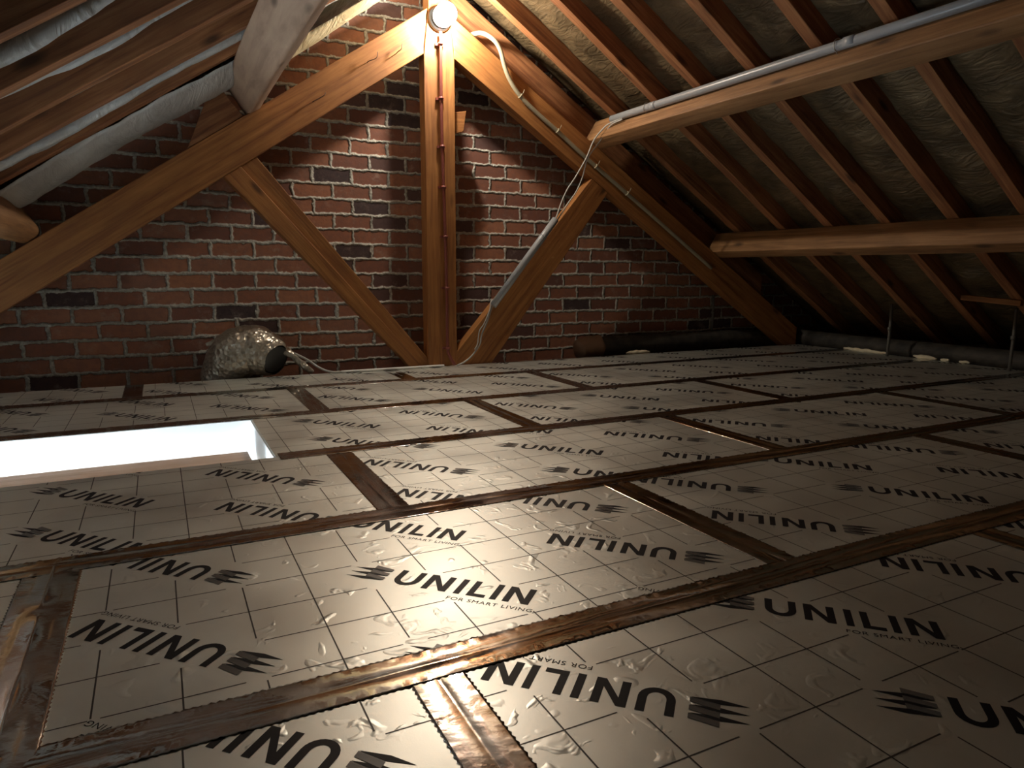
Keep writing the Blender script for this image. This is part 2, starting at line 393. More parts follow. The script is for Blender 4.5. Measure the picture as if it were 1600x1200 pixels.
def board(x0, x1, y0, y1, cx, cy, label):
    g = .0012; x0 += g; x1 -= g; y0 += g; y1 -= g
    bm = bmesh.new(); T = .08
    pr = bmesh.new(); logos = []
    cx0 = cx - math.floor((cx - x0) / .8 + .5) * .8; cy0 = cy - math.floor((cy - y0) / .3 + .5) * .3
    for i in range(-1, int((x1 - x0) / .8) + 2):
        for j in range(-2, int((y1 - y0) / .3) + 3):
            c = Vector((cx0 + .8 * i, cy0 + .3 * j))
            for org, s in ((c + Vector((.064, -.109)), -1), (c + Vector((.400, .070)), 1)):
                m = org + E1 * .1 * s
                if x0 - .2 < m.x < x1 + .2 and y0 - .2 < m.y < y1 + .2: logos.append((org, s)); add_logo(pr, org, s, .0003)
    lw = .0011
    n = math.ceil((x0 - (cx - .0655)) / .1); x = cx - .0655 + n * .1
    while x < x1:
        for a, b in clear_spans(Vector((x, y0)), Vector((0, 1)), y1 - y0, logos):
            pr.faces.new([pr.verts.new((x + dx, y0 + t, .0002)) for dx, t in ((-lw, a), (lw, a), (lw, b), (-lw, b))]).material_index = 3
        x += .1
    n = math.ceil((y0 - (cy + .029)) / .1); y = cy + .029 + n * .1
    while y < y1:
        for a, b in clear_spans(Vector((x0, y)), Vector((1, 0)), x1 - x0, logos):
            pr.faces.new([pr.verts.new((x0 + t, y + dy, .00015)) for t, dy in ((a, -lw), (b, -lw), (b, lw), (a, lw))]).material_index = 3
        y += .1
    for co, no in (((x0, 0, 0), (-1, 0, 0)), ((x1, 0, 0), (1, 0, 0)), ((0, y0, 0), (0, -1, 0)), ((0, y1, 0), (0, 1, 0))):
        bmesh.ops.bisect_plane(pr, geom=pr.verts[:] + pr.edges[:] + pr.faces[:], plane_co=co, plane_no=no, clear_outer=True)
    for f in pr.faces:
        if f.normal.z < 0: f.normal_flip()
    tm = bpy.data.meshes.new('t'); pr.to_mesh(tm); pr.free()
    box(bm, x0, x1, y0, y1, -T, -.003, 4)
    box(bm, x0, x1, y0, y1, -.003, 0, 0)
    bmesh.ops.recalc_face_normals(bm, faces=bm.faces)
    bm.from_mesh(tm); bpy.data.meshes.remove(tm)
    me = bpy.data.meshes.new('insulation_board'); bm.to_mesh(me); bm.free()
    for m in (M_FOIL, M_INK, M_INKG, M_LINE, M_PIR): me.materials.append(m)
    o = bpy.data.objects.new('insulation_board', me); COL.objects.link(o); recenter(o, ((x0 + x1) / 2, (y0 + y1) / 2, -.04))
    tag(o, label, 'insulation board', 'foil faced insulation boards laid over the attic floor')
A, B, C, D, E, FE = .833, 1.433, 2.033, 2.633, 3.233, 3.622
XA, XB = -1.36, 4.17
BOARDS = [
 (XA, .0, .233 - .6, .233, -.1, .1, 'foil insulation board under the photographer, left of the nearest row'),
 (.0, 1.2, .233 - .6, .233, .15, .1, 'foil insulation board under the photographer, middle of the nearest row'),
 (1.2, 2.4, .233 - .6, .233, 1.35, .0, 'foil insulation board under the photographer, right of the nearest row'),
 (XA, .294, .233, A, .056, .791, 'silver printed board in the bottom left corner, left of the sparkling cross tape'),
 (.294, 1.494, .233, A, .455, .705, 'silver printed board at the bottom, right of the sparkling cross tape'),
 (1.494, 2.694, .233, A, 1.65, .74, 'dark board in the bottom right corner beyond the bluish tape glint'),
 (2.694, XB, .233, A, 2.85, .66, 'board of the front row out in the dark beside the right eaves'),
 (XA, -.2, A, B, -1.24, 1.0, 'board at the left edge, left of the crumpled cross tape in the second row'),
 (-.2, .997, A, B, -.04, 1.07, 'large bright printed board in the middle foreground with three full logos'),
 (.997, 2.197, A, B, 1.15, 1.034, 'printed board in the second row right of the olive brown cross tape'),
 (2.197, 3.397, A, B, 2.35, 1.14, 'dark board in the second row right of the reddish cross tape glimmer'),
 (3.397, XB, A, B, 3.5, 1.0, 'last dark board of the second row, against the right eaves'),
 (XA, .4425, B, C, .19, 1.866, 'printed board directly in front of the bright open hatch'),
 (.4425, 1.64, B, C, .58, 1.788, 'printed board right of the wide brown cross tape beside the hatch corner'),
 (1.64, 2.84, B, C, 1.779, 1.82, 'dim printed board in the third row, right of centre'),
 (2.84, XB, B, C, 3.0, 1.75, 'nearly black board at the right end of the third row'),
 (HX, 1.1256, C, D, .085, 2.415, 'short printed board touching the right side of the open hatch'),
 (1.1256, 2.33, C, D, 1.277, 2.405, 'printed board in the fourth row, in line with the king post'),
 (2.33, 3.53, C, D, 2.48, 2.36, 'dark board in the fourth row under the lower right purlin'),
 (3.53, XB, C, D, 3.68, 2.5, 'small dark board at the right end of the fourth row'),
 (XA, -.675, D, E, -.55, 2.9, 'shadowed board at the far left behind the hatch'),
 (-.675, .525, D, E, .262, 2.846, 'dim grey printed board just behind the open hatch'),
 (.525, 1.725, D, E, .68, 2.872, 'printed board in the fifth row in front of the king post foot'),
 (1.725, 2.925, D, E, 1.875, 2.72, 'printed board in the fifth row in front of the right hand strut foot'),
 (2.925, XB, D, E, 3.1, 2.8, 'black looking board in the fifth row near the white foam strips'),
 (XA, -.12, E, FE, -1.17, 3.3, 'cut board along the brick wall at the far left, in shadow'),
 (-.12, 1.08, E, FE, .03, 3.33, 'cut board along the wall in front of the silver wrapped duct'),
 (1.08, 2.28, E, FE, 1.22, 3.40, 'cut board along the wall at the foot of the king post'),
 (2.28, 3.48, E, FE, 2.42, 3.35, 'cut board along the wall beside the dark duct end'),
 (3.48, XB, E, FE, 3.6, 3.3, 'cut board in the dark far right corner'),
]
for b in BOARDS: board(*b)

# ---------------------------------------------------------------- tapes
def tape(p0, p1, label, w=.0375, z=.0007, seed=0, bulge=.0005):
    p0, p1 = Vector((*p0, 0)), Vector((*p1, 0)); X = (p1 - p0).normalized(); Y = Vector((-X.y, X.x, 0)); L = (p1 - p0).length
    n = max(8, int(L / .005)); bm = bmesh.new(); rows = []
    us = [-1, -.9, -.5, -.07, 0, .07, .5, .9, 1]
    for i in range(n + 1):
        t = L * i / n; row = []
        wob = .0025 * noise.noise(Vector((t * 1.7, seed * 3.1, 0)))
        for u in us:
            e = (w + (.0011 if i % 2 else -.0011)) if abs(u) == 1 else w
            cr = .0012 * noise.noise(Vector((t * 5, seed, 2)))
            yy = u * e + wob + (cr if abs(u) < .1 else 0)
            zz = z + bulge * max(0, noise.noise(Vector((t * 13, u * 1.4, seed * 5.)))) + bulge * max(0, noise.noise(Vector((t * 7, u * 1.2, seed * 5. + 9))))
            if u == 0: zz = z + (-.0004 if bulge < .002 else .004 * (.6 + noise.noise(Vector((t * 9, 3, 3)))))
            if abs(u) == 1: zz = z - .0004 + .0022 * abs(noise.noise(Vector((t * 160, u, seed))))
            row.append(bm.verts.new(p0 + X * t + Y * yy + Vector((0, 0, zz))))
        rows.append(row)
    for i in range(n):
        for k in range(len(us) - 1):
            bm.faces.new((rows[i][k], rows[i + 1][k], rows[i + 1][k + 1], rows[i][k + 1]))
    low = bmesh.ops.extrude_face_region(bm, geom=bm.faces[:])
    for v in [g for g in low['geom'] if isinstance(g, bmesh.types.BMVert)]: v.co.z -= .0001
    o = link('foil_tape', bm, M_TAPE, smooth=True); recenter(o, (p0 + p1) / 2 + Vector((0, 0, z)))
    return tag(o, label, 'tape', 'aluminium tape over the board joints')
LONG = [(XA, A, 'long aluminium tape nearest the camera, crossing under the brightest glint'),
        (XA, B, 'long aluminium tape running just in front of the hatch board'),
        (HX + .01, C, 'long aluminium tape starting at the near right corner of the hatch'),
        (XA, D, 'long dark tape along the far edge of the hatch'),
        (XA, E, 'thin looking long tape farthest back, nearest the brick wall')]
for i, (xa, y, lab) in enumerate(LONG): tape((xa, y), (XB, y), lab, z=.0013, seed=i + 1)
CROSS = [(.2945, .233, A, 'sparkling crumpled cross tape at the bottom centre with serrated edges'),
         (1.49, .233, A, 'cross tape with a thin bluish glint at the right edge'),
         (-.197, A, B, 'wide crumpled cross tape at the lower left edge with a raised crease'),
         (1.0, A, B, 'olive brown cross tape right of the bright middle board'),
         (2.2, A, B, 'faint reddish cross tape in the dark right part of the second row'),
         (.4425, B, C, 'broad brown cross tape just right of the hatch corner'),
         (1.645, B, C, 'brownish cross tape with a shiny patch in the third row right of centre'),
         (2.84, B, C, 'unlit cross tape at the right end of the third row'),
         (1.1256, C, D, 'dark cross tape in the fourth row below the king post'),
         (2.33, C, D, 'cross tape with a thin white glint in the fourth row to the right'),
         (.525, D, E, 'short dark cross tape in the fifth row right of the silver wrapped duct'),
         (1.73, D, E, 'short dark cross tape in the fifth row right of the king post'),
         (-.12, E - .05, FE, 'small shaded cross tape against the brick wall behind the hatch'),
         (1.08, E, FE, 'small cross tape in the last row left of the king post foot')]
for i, (x, ya, yb, lab) in enumerate(CROSS):
    tape((x, ya + .0), (x, yb), lab, w=.046 if x == -.197 else .0375, z=.0007, seed=20 + i, bulge=.0022 if x == -.197 else .0008)

# ---------------------------------------------------------------- roof truss
d90 = math.pi / 2
tag(prism('principal_rafter', [([(-1.2, lb(-1.2)), (1.314, lb(1.314)), (1.314, 1.66), (1.338, lt(1.338)), (-1.2, lt(-1.2))], YF, YB)], M_WOOD, math.atan(.674), seed=3),
    'thick orange timber beam slanting down to the left in front of the brick wall', 'roof beam')
tag(prism('principal_rafter', [([(4.155, rb(4.155)), (1.482, rb(1.482)), (1.482, 1.66), (1.456, rt(1.456)), (4.155, rt(4.155))], YF, YB)], M_WOOD, math.atan(-.6364), seed=5),
    'thick orange timber beam slanting down to the right, carrying the beige conduit', 'roof beam')
tag(prism('king_post', [([(1.314, -.075), (1.482, -.075), (1.482, 1.62), (1.452, 1.86), (1.452, 2.06), (1.342, 2.06), (1.342, 1.86), (1.314, 1.62)], YF - .003, YB + .003)], M_WOOD, d90, seed=8),
    'upright timber post in the middle with a red-brown pipe and the lamp on it', 'post')
tag(prism('diagonal_strut', [([(.318, lb(.318)), (.395, lb(.395)), (1.262, .03), (1.262, -.07), (1.17, .05)], YF + .004, YB - .004), ([(.395, lb(.395)), (.468, lb(.468)), (1.314, .045), (1.314, -.07), (1.25, .02)], YF + .012, YB - .004)], M_WOOD, math.atan(-1.15), seed=11),
    'dusty diagonal brace with a long crack, left of the king post', 'brace')
tag(prism('diagonal_strut', [([(2.357, rb(2.357)), (2.476, rb(2.476)), (1.705, .005), (1.64, -.07), (1.482, -.07), (1.482, .07)], YF + .004, YB - .004)], M_WOOD, math.atan(1.17), seed=13),
    'diagonal brace right of the king post with the grey pipe in front', 'brace')
tag(prism('verge_board', [([(1.50, rt(1.5) - .04), (3.9, rt(3.9) - .04), (3.9, rr(3.9) + .03), (1.50, rr(1.5) + .03)], 3.745, 3.795)], M_RAFT, math.atan(-.6364), seed=15),
    'reddish board against the wall just above the right principal beam', 'board')
tag(prism('wooden_block', [([(1.484, 1.25), (1.545, 1.268), (1.562, 1.375), (1.484, 1.36)], YF + .03, YB)], M_WOOD, 0, amp=.001, bev=.002, seed=16),
    'small sawn wooden block sticking out of the right side of the king post', 'block')
tag(prism('wooden_cleat', [([(.17, lt(.17) + .002), (.42, lt(.42) + .002), (.30, lt(.42) + .15)], YF + .012, YB - .012)], M_RAFT, math.atan(.67), amp=.001, bev=.003, seed=17),
    'dark wedge shaped cleat under the end of the pale left purlin', 'cleat')

# nails in the left principal
def nail(pts, label):
    bm = bmesh.new(); tube(bm, smooth_path(pts, 6), .0022, 8)
    tag(recenter(link('bent_nail', bm, M_RUST, smooth=True), pts[0]), label, 'nail', 'bent nails in the left principal beam')
nail([(1.165, YF + .01, 1.605), (1.168, YF - .022, 1.61), (1.185, YF - .03, 1.625), (1.19, YF - .028, 1.65)], 'hooked nail just left of the lamp on the left principal beam')
nail([(1.015, YF + .01, 1.545), (1.02, YF - .02, 1.548), (1.055, YF - .03, 1.565), (1.062, YF - .03, 1.595)], 'bent nail farther left of the lamp on the left principal beam')
nail([(.74, YF + .01, 1.33), (.745, YF - .015, 1.332), (.79, YF - .022, 1.36), (.80, YF - .02, 1.375)], 'dark bent nail on the left beam right of the pale purlin end')

# ---------------------------------------------------------------- purlins (along Y, resting on the principals)
LT, LW_ = Vector((-.557, 0, .83)), Vector((.83, 0, .557))
RT, RW_ = Vector((.537, 0, .843)), Vector((.843, 0, -.537))
def purlin(corner, T, Wd, w, h, y1, m, label, bev, amp, seed, y0=-2.45):
    c = Vector((corner[0], 0, corner[1])); X = Vector((0, 1, 0)); bm = bmesh.new()
    L = y1 - y0; n = int(L / .09)
    prof = []   # rounded rectangle
    r = bev
    for cx, cy, a0 in ((w - r, h - r, 0), (r, h - r, 90), (r, r, 180), (w - r, r, 270)):
        for k in range(5):
            a = math.radians(a0 + 22.5 * k); prof.append((cx + r * math.cos(a), cy + r * math.sin(a)))
    rings = []
    for i in range(n + 1):
        t = L * i / n; ring = []
        for (a, b) in prof:
            nn = noise.noise_vector(Vector((t * 1.6 + seed * 5, a * 8, b * 8))) * amp + noise.noise_vector(Vector((t * 9 + seed, a * 22, b * 22))) * amp * .3
            ring.append(bm.verts.new((t, a - w / 2 + nn.x, b + nn.y)))
        rings.append(ring)
    m_ = len(prof)
    for i in range(n):
        for k in range(m_): f = bm.faces.new((rings[i][k], rings[i][(k + 1) % m_], rings[i + 1][(k + 1) % m_], rings[i + 1][k])); f.smooth = True
    bm.faces.new(rings[0]); bm.faces.new(rings[-1])
    o = link('purlin', bm, m)
    Y = Wd.normalized(); Z = T.normalized()
    mm = Matrix((X, Y, Z)).transposed().to_4x4(); mm.translation = Vector((c.x, y0, c.z)) + Y * (w / 2); o.matrix_world = mm
    return tag(o, label, 'purlin')
purlin((.442, 1.242), LT, LW_, .074, .169, 3.69, M_LOG, 'wide pale hewn purlin coming towards the camera at the upper left', .016, .006, 1)
purlin((2.337, 1.281), RT, RW_, .088, .150, 3.69, M_PURL, 'upper right purlin carrying the long grey pipe', .006, .003, 2)
purlin((3.325, .652), RT, RW_, .075, .150, 3.69, M_PURL, 'lower right purlin low under the dark rafters', .006, .003, 3)
purlin((-.50, .622), LT, LW_, .10, .165, 3.69, M_PURL, 'rounded purlin end peeking in at the left edge behind the left principal beam', .035, .004, 4)
tag(beam('ridge_beam', (XR - .03, -2.45, ZR - .03), (XR - .03, YW - .01, ZR - .03), (0, 0, 1), .06, .05, M_RAFT), 'ridge beam at the top of the roof above the lamp', 'beam')

# ---------------------------------------------------------------- rafters
RW, RH = .057, .092
RYS = [3.55, 3.17, 2.84, 2.49, 2.14, 1.82, 1.48, 1.14, .80, .45]
LYS = [3.28, 2.92, 2.60, 2.25, 1.89, 1.54, 1.19, .84, .49, .14]
rl = ['first rafter of the right slope, closest to the brick gable', 'second rafter of the right slope counted from the brick gable', 'third rafter of the right slope, crossing behind the pipe end on the upper purlin',
      'fourth rafter of the right slope counted from the brick gable', 'fifth rafter of the right slope, with a glossy fold of underlay beside it', 'sixth rafter of the right slope, meeting the grey pipe near its clip',
      'seventh rafter of the right slope counted from the brick gable', 'eighth rafter of the right slope, running off the right edge', 'ninth rafter of the right slope, nearly out of view', 'tenth rafter of the right slope, behind the view']
ll = ['first rafter of the left slope, beside the torn plastic by the gable', 'second rafter of the left slope counted from the gable', 'third rafter of the left slope with the brightest yellow edge',
      'fourth rafter of the left slope with white plastic bulging below it', 'fifth rafter of the left slope, topmost in the left corner with plastic wrapped round it', 'sixth rafter of the left slope, just above the frame',
      'seventh rafter of the left slope, out of view', 'eighth rafter of the left slope, out of view', 'ninth rafter of the left slope, above the camera', 'tenth rafter of the left slope, beside the camera']
for i, y in enumerate(RYS):
    o = beam('rafter', (XR0, y, rr(XR0)), (XR + .05, y, rr(XR + .05)), (-RS, 0, 1), RW, RH, M_RAFT, amp=.005, bev=.003, seed=30 + i, step=.16)
    # beam's width axis: keep the back edge at y
    X = Vector((XR + .05 - XR0, 0, rr(XR + .05) - rr(XR0))).normalized()
    Yv = o.matrix_world.to_3x3().col[1]
    if Yv.y > 0: o.location.y -= RW
    tag(o, rl[i], 'rafter', 'rafters of the right roof slope')
for i, y in enumerate(LYS):
    o = beam('rafter', (XL0, y, lr(XL0)), (XR - .05, y, lr(XR - .05)), (-LS, 0, 1), RW, RH, M_RAFT, amp=.005, bev=.003, seed=60 + i, step=.16)
    Yv = o.matrix_world.to_3x3().col[1]
    if Yv.y > 0: o.location.y -= RW
    tag(o, ll[i], 'rafter', 'rafters of the left roof slope')

# ---------------------------------------------------------------- underlay membranes
def sheet(name, xa, xb, fn, slope, ys, hfun, m, label, nx=110, per=12):
    bm = bmesh.new(); nrm = Vector((-slope, 0, 1)).normalized(); rows = []
    ylist = []
    for k in range(len(ys) - 1):
        for j in range(per): ylist.append((k, j / per, ys[k] + (ys[k + 1] - ys[k]) * j / per))
    ylist.append((len(ys) - 2, 1., ys[-1]))
    for (k, s, y) in ylist:
        row = []
        for i in range(nx + 1):
            x = xa + (xb - xa) * i / nx; p = Vector((x, y, fn(x))) + nrm * hfun(x, y, k, s); row.append(bm.verts.new(p))
        rows.append(row)
    for a, b in zip(rows, rows[1:]):
        for i in range(nx): bm.faces.new((a[i], a[i + 1], b[i + 1], b[i])).smooth = True
    o = link(name, bm, m, smooth=True)
    md = o.modifiers.new('thickness', 'SOLIDIFY'); md.thickness = .0006
    return tag(o, label, 'roof membrane')
N = lambda x, y, z=0.: noise.noise(Vector((x, y, z)))
def hR(x, y, k, s):
    e = math.sin(math.pi * min(1, max(0, s)))
    return RH + .006 - e * (.026 + .016 * N(x * 3, k * 7.1) + .012 * N(x * 9 + y * 6, k * 3.3 + y * 9)) + .006 * e * N(x * 22, y * 10, 4)
yr = [YW - .005] + [y for y in RYS] + [.1, -1.]
sheet('roof_underlay', XR + .03, XR0, rr, RS, yr, hR, M_MEMR, 'wrinkled brown and greenish foil underlay between the right hand rafters')
# left: plastic drapes over the back edge of each rafter and bellies down between them
def hL(x, y, k, s):
    # k runs from the gable towards the camera; s=0 far side of the bay, s=1 near rafter's back face
    u = 1 - s
    if k == 0:
        f = math.sin(math.pi * min(1, u * .8 + .12)); base = .02 - .07 * f - .03 * N(x * 2.5, 3.3) * f
        if x > .5: base = .02 + (base - .02) * max(0, 1 - (x - .5) * 4)
        return base + .008 * N(x * 14, y * 12)
    a = .004 if u < .02 else 0
    amp = (.034, .010, .030, .044, .04, .03, .02, .02, .02, .02, .02)[min(10, k - 1)]
    b = max(0, N(x * 2.6 + k * 5.3, k * 2.7) + .35)
    if k in (2,): b *= .5
    if k == 1: b = .6 + .3 * b
    belly = -amp * 1.7 * b * math.sin(math.pi * min(1, u / .34)) if u < .34 else 0
    rise = .0 if u < .05 else (RH * .9) * ((u - .05) / .95) ** .55
    return belly + rise + .004 * N(x * 16, y * 14) + a
yl = [YW - .01] + [y + .002 for y in LYS[:1]] + [y + .002 for y in LYS[1:]] + [-.2]
# bays stop at the far side of each rafter so the sheet never cuts through the timber
def left_sheet():
    bm = bmesh.new(); nrm = Vector((-LS, 0, 1)).normalized(); nx = 120
    bays = [(YW - .01, LYS[0] + .003)] + [(LYS[i] - RW - .003, LYS[i + 1] + .003) for i in range(len(LYS) - 1)]
    for k, (ya, yb) in enumerate(bays):
        rows = []
        for j in range(15):
            s = j / 14; y = ya + (yb - ya) * s
            rows.append([bm.verts.new(Vector((x, y, lr(x))) + nrm * hL(x, y, k, s)) for x in [XL0 + (XR - .06 - XL0) * i / nx for i in range(nx + 1)]])
        for a, b in zip(rows, rows[1:]):
            for i in range(nx): bm.faces.new((a[i], a[i + 1], b[i + 1], b[i])).smooth = True
    o = link('roof_underlay', bm, M_MEML, smooth=True)
    md = o.modifiers.new('thickness', 'SOLIDIFY'); md.thickness = .0006
    return tag(o, 'milky white plastic underlay sagging between the left hand rafters', 'roof membrane')
left_sheet()
# loose sheet by the wall above the left principal, lamp's yellow painted in
bm = bmesh.new(); rows = []
for i in range(25):
    t = i / 24; row = []
    for j in range(15):
        s = j / 14
        x = .56 + .58 * t; y = 3.44 + .38 * s
        z = lr(x) - .012 - (.075 * math.sin(math.pi * (.15 + .8 * s)) * (1 - t) ** .7 + .010 * N(x * 9, s * 6))
        row.append(bm.verts.new((x, y, z)))
    rows.append(row)
for a, b in zip(rows, rows[1:]):
    for j in range(14): bm.faces.new((a[j], a[j + 1], b[j + 1], b[j]))
o = recenter(link('plastic_sheet', bm, M_LAMPYEL, smooth=True), (.9, 3.6, 1.7)); o.modifiers.new('thickness', 'SOLIDIFY').thickness = .0008
tag(o, 'loose plastic sheet with lamp yellow put in its colour, sagging beside the pale left purlin', 'plastic sheet')

# ---------------------------------------------------------------- lamp
t = empty('wall_lamp', (1.398, YF - .003, 1.80)); tag(t, 'round glowing bulkhead lamp at the top of the king post', 'lamp')
bm = bmesh.new(); lathe(bm, [(.058, 0), (.062, -.006), (.060, -.018), (.050, -.026), (.044, -.032)]); link('lamp_base', bm, M_BLACK, t)
bm = bmesh.new(); lathe(bm, [(.046, -.030), (.046, -.040), (.043, -.042), (.043, -.030)]); link('collar', bm, M_STEEL, t)
bm = bmesh.new(); pr = [(.041, -.040), (.045, -.055)] + [(.047 * math.cos(a), -.105 - .05 * math.sin(a)) for a in [k * math.pi / 2 / 8 for k in range(8)]] + [(.002, -.156)]
lathe(bm, [(a * 1.18, b_) for a, b_ in pr]); link('lamp_glass', bm, M_GLOBE, t)
bm = bmesh.new(); lathe(bm, [(.012, -.035), (.012, -.06), (.010, -.07)]); link('lamp_holder', bm, M_WHITE, t)

# ---------------------------------------------------------------- pipes and cables
t = empty('red_conduit', (1.402, YF - .02, 0)); tag(t, 'thin red-brown conduit running down the king post below the lamp', 'conduit')
bm = bmesh.new(); P = [(1.395, -.016, 1.735), (1.394, -.016, 1.4), (1.397, -.016, 1.15), (1.402, -.016, .95), (1.408, -.016, .70), (1.413, -.016, .43), (1.414, -.016, .12), (1.424, -.018, .06), (1.452, -.026, .008)]
P = [(x - 1.402, y + .004, z) for x, y, z in P]
tube(bm, smooth_path(P, 8), .0085, 12); link('pipe', bm, M_RED, t)
for (x, z) in ((1.394, 1.677), (1.394, 1.41), (1.398, 1.169), (1.402, .962), (1.410, .704), (1.415, .43), (1.415, .10)):
    bm = bmesh.new(); box(bm, x - 1.402 - .022, x - 1.402 + .022, .004, .016, z - .006, z + .006)
    tube(bm, [Vector((x - 1.402, -.012, z - .006)), Vector((x - 1.402, -.012, z + .006))], .0125, 14)
    link('pipe_clip', bm, M_RED, t)
t = empty('beige_conduit', (1.9, YF - .02, 1.4)); tag(t, 'curved beige flexible conduit on the right principal beam beside the lamp', 'conduit')
P = [(1.60, 3.70, 1.775), (1.645, 3.64, 1.775), (1.697, 3.605, 1.742), (1.735, 3.60, 1.695), (1.765, 3.605, 1.615), (1.80, 3.61, 1.55), (1.865, 3.612, 1.475), (1.975, 3.614, 1.395), (2.10, 3.614, 1.315), (2.232, 3.614, 1.225), (2.37, 3.614, 1.135), (2.6, 3.614, .99), (2.9, 3.614, .80), (3.3, 3.614, .545)]
bm = bmesh.new(); tube(bm, [p - Vector(t.location) for p in smooth_path(P, 12)], lambda q: .0125 - .0015 * q, 12); link('pipe', bm, M_BEIGE, t)
for k, (x, z) in enumerate(((1.865, 1.475), (2.105, 1.312), (2.37, 1.135), (2.6, .99))):
    bm = bmesh.new(); q = Vector((x, 3.612, z)) - Vector(t.location); d = Vector((.84, 0, -.54))
    tube(bm, [q - d * .004, q + d * .004], .0145, 12); tube(bm, [q + Vector((.01, -.008, .008)), q + Vector((.018, -.016, .032))], .0016, 6)
    link('cable_tie', bm, M_BEIGE, t)
# grey pipe on the upper right purlin
nP = Vector((-.843, 0, .537)); PB = Vector((2.337, 0, 1.281)) + nP * .0215 + RT * .096
t = empty('grey_pipe', (PB.x, 3.46, PB.z)); tag(t, 'long grey plastic pipe fixed along the upper right purlin', 'pipe')
bm = bmesh.new(); hollow(bm, [Vector((0, 0, 0)), Vector((0, -.36, .0)), Vector((0, -.362, 0)), Vector((.0, -1.5, -.002)), Vector((0, -3.2, -.004))], .0195, .002, 20); link('pipe', bm, M_GREY, t)
for y in (-.352, -1.52, -2.7):
    bm = bmesh.new(); tube(bm, [Vector((0, y, 0)), Vector((0, y - .05, 0))], .0208, 20); link('pipe_socket', bm, M_GREY, t)
    bm = bmesh.new(); tube(bm, smooth_path([Vector((0, y + .03, 0)) + RT * .0 - nP * .018 + RT * s_ * 0 + nP * c_ + RT * r_ for (s_, c_, r_) in ((0, 0, .026), (0, .03, .022), (0, .042, 0), (0, .03, -.022), (0, 0, -.026))], 5), .0018, 6); link('pipe_bracket', bm, M_STEEL, t)
# grey pipe in front of the right strut
a, b = Vector((2.084, 3.585, .818)), Vector((1.691, 3.60, .328))
t = empty('grey_pipe', a); tag(t, 'short grey plastic pipe leaning in front of the right diagonal brace', 'pipe')
bm = bmesh.new(); hollow(bm, [Vector((0, 0, 0)), (b - a) * .2, (b - a)], .0205, .002, 20); link('pipe', bm, M_GREY, t)
bm = bmesh.new(); q = (b - a) * .2; tube(bm, [q, q + (b - a).normalized() * .006], .0216, 20); link('pipe_socket', bm, M_GREY, t)
def cable(name, pts, r, m, label, group=None, cat='cable'):
    bm = bmesh.new(); tube(bm, smooth_path(pts, 10), r, 10)
    return tag(recenter(link(name, bm, m, smooth=True), pts[0]), label, cat, group)
cable('electric_cable', [(2.362, 3.34, 1.36), (2.361, 3.45, 1.352), (2.35, 3.50, 1.335), (2.30, 3.53, 1.265), (2.262, 3.55, 1.165), (2.205, 3.57, 1.06), (2.155, 3.58, .985), (2.12, 3.585, .91), (2.085, 3.585, .823), (2.045, 3.587, .77)], .0042, M_CABLE, 'left one of two thin grey cables hanging from the upper pipe to the lower pipe', 'thin grey cables')
cable('electric_cable', [(2.358, 3.34, 1.35), (2.360, 3.44, 1.342), (2.366, 3.50, 1.318), (2.33, 3.53, 1.25), (2.272, 3.55, 1.165), (2.248, 3.565, 1.06), (2.215, 3.575, .98), (2.16, 3.582, .905), (2.10, 3.59, .818), (2.05, 3.592, .765)], .0042, M_CABLE, 'right one of two thin grey cables hanging from the upper pipe to the lower pipe', 'thin grey cables')
cable('electric_cable', [(1.74, 3.598, .385), (1.69, 3.60, .33), (1.655, 3.59, .25), (1.615, 3.585, .17), (1.60, 3.58, .115), (1.55, 3.575, .055), (1.50, 3.57, .022), (1.455, 3.56, .0075)], .0048, M_CABLE, 'thicker of the grey cables running from the lower pipe end to the floor', 'thin grey cables')
cable('electric_cable', [(1.735, 3.602, .375), (1.685, 3.605, .355), (1.668, 3.59, .31), (1.63, 3.58, .235), (1.60, 3.582, .19), (1.585, 3.575, .12), (1.565, 3.57, .09)], .0036, M_CABLE, 'slack loop of thin cable at the lower end of the leaning pipe', 'thin grey cables')
cable('white_cable_duct', [(.822, 3.585, .008), (1.0, 3.583, .008), (1.2, 3.583, .008), (1.385, 3.58, .008)], .0065, M_WHITE, 'thin white pipe lying on the boards along the foot of the truss', None, 'pipe')
cable('electric_cable', [(.60, 3.62, .11), (.66, 3.64, .075), (.72, 3.62, .03), (.77, 3.595, .010), (.83, 3.586, .007)], .0055, M_CABLE, 'cable leaving the silver wrapped duct towards the white pipe')

# ---------------------------------------------------------------- silver wrapped duct at the wall
t = empty('wrapped_duct', (.42, 3.72, -.08)); tag(t, 'crinkled silver wrapped duct elbow with a dark open mouth against the brick wall', 'duct')
T0 = Vector(t.location)
path = smooth_path([(.24, 3.785, -.06), (.30, 3.765, .05), (.35, 3.75, .11), (.42, 3.73, .125), (.48, 3.69, .10), (.515, 3.645, .078)], 9)
bm = bmesh.new()
rg = tube(bm, [p - T0 for p in path], lambda q: .06 + .068 * math.sin(math.pi * min(1, .12 + q * .82)) ** .8, 40, False)
for v in bm.verts:
    c = v.co; v.co = c + noise.noise_vector(c * 16) * .011 + noise.noise_vector(c * 48) * .0045
    w = v.co + T0
    if w.y > YW - .006: v.co.y = YW - .006 - T0.y
link('duct_body', bm, M_CRINK, t, smooth=True)
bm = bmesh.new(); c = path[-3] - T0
tube(bm, [path[-7] - T0, path[-4] - T0, path[-2] - T0], .071, 24); link('mouth_shade_cap', bm, M_BLACK, t)['label'] = 'black cap painted as the shade inside the open mouth'  # solid black cap stands in for the shade inside the open duct
bm = bmesh.new()   # flap hanging to the right
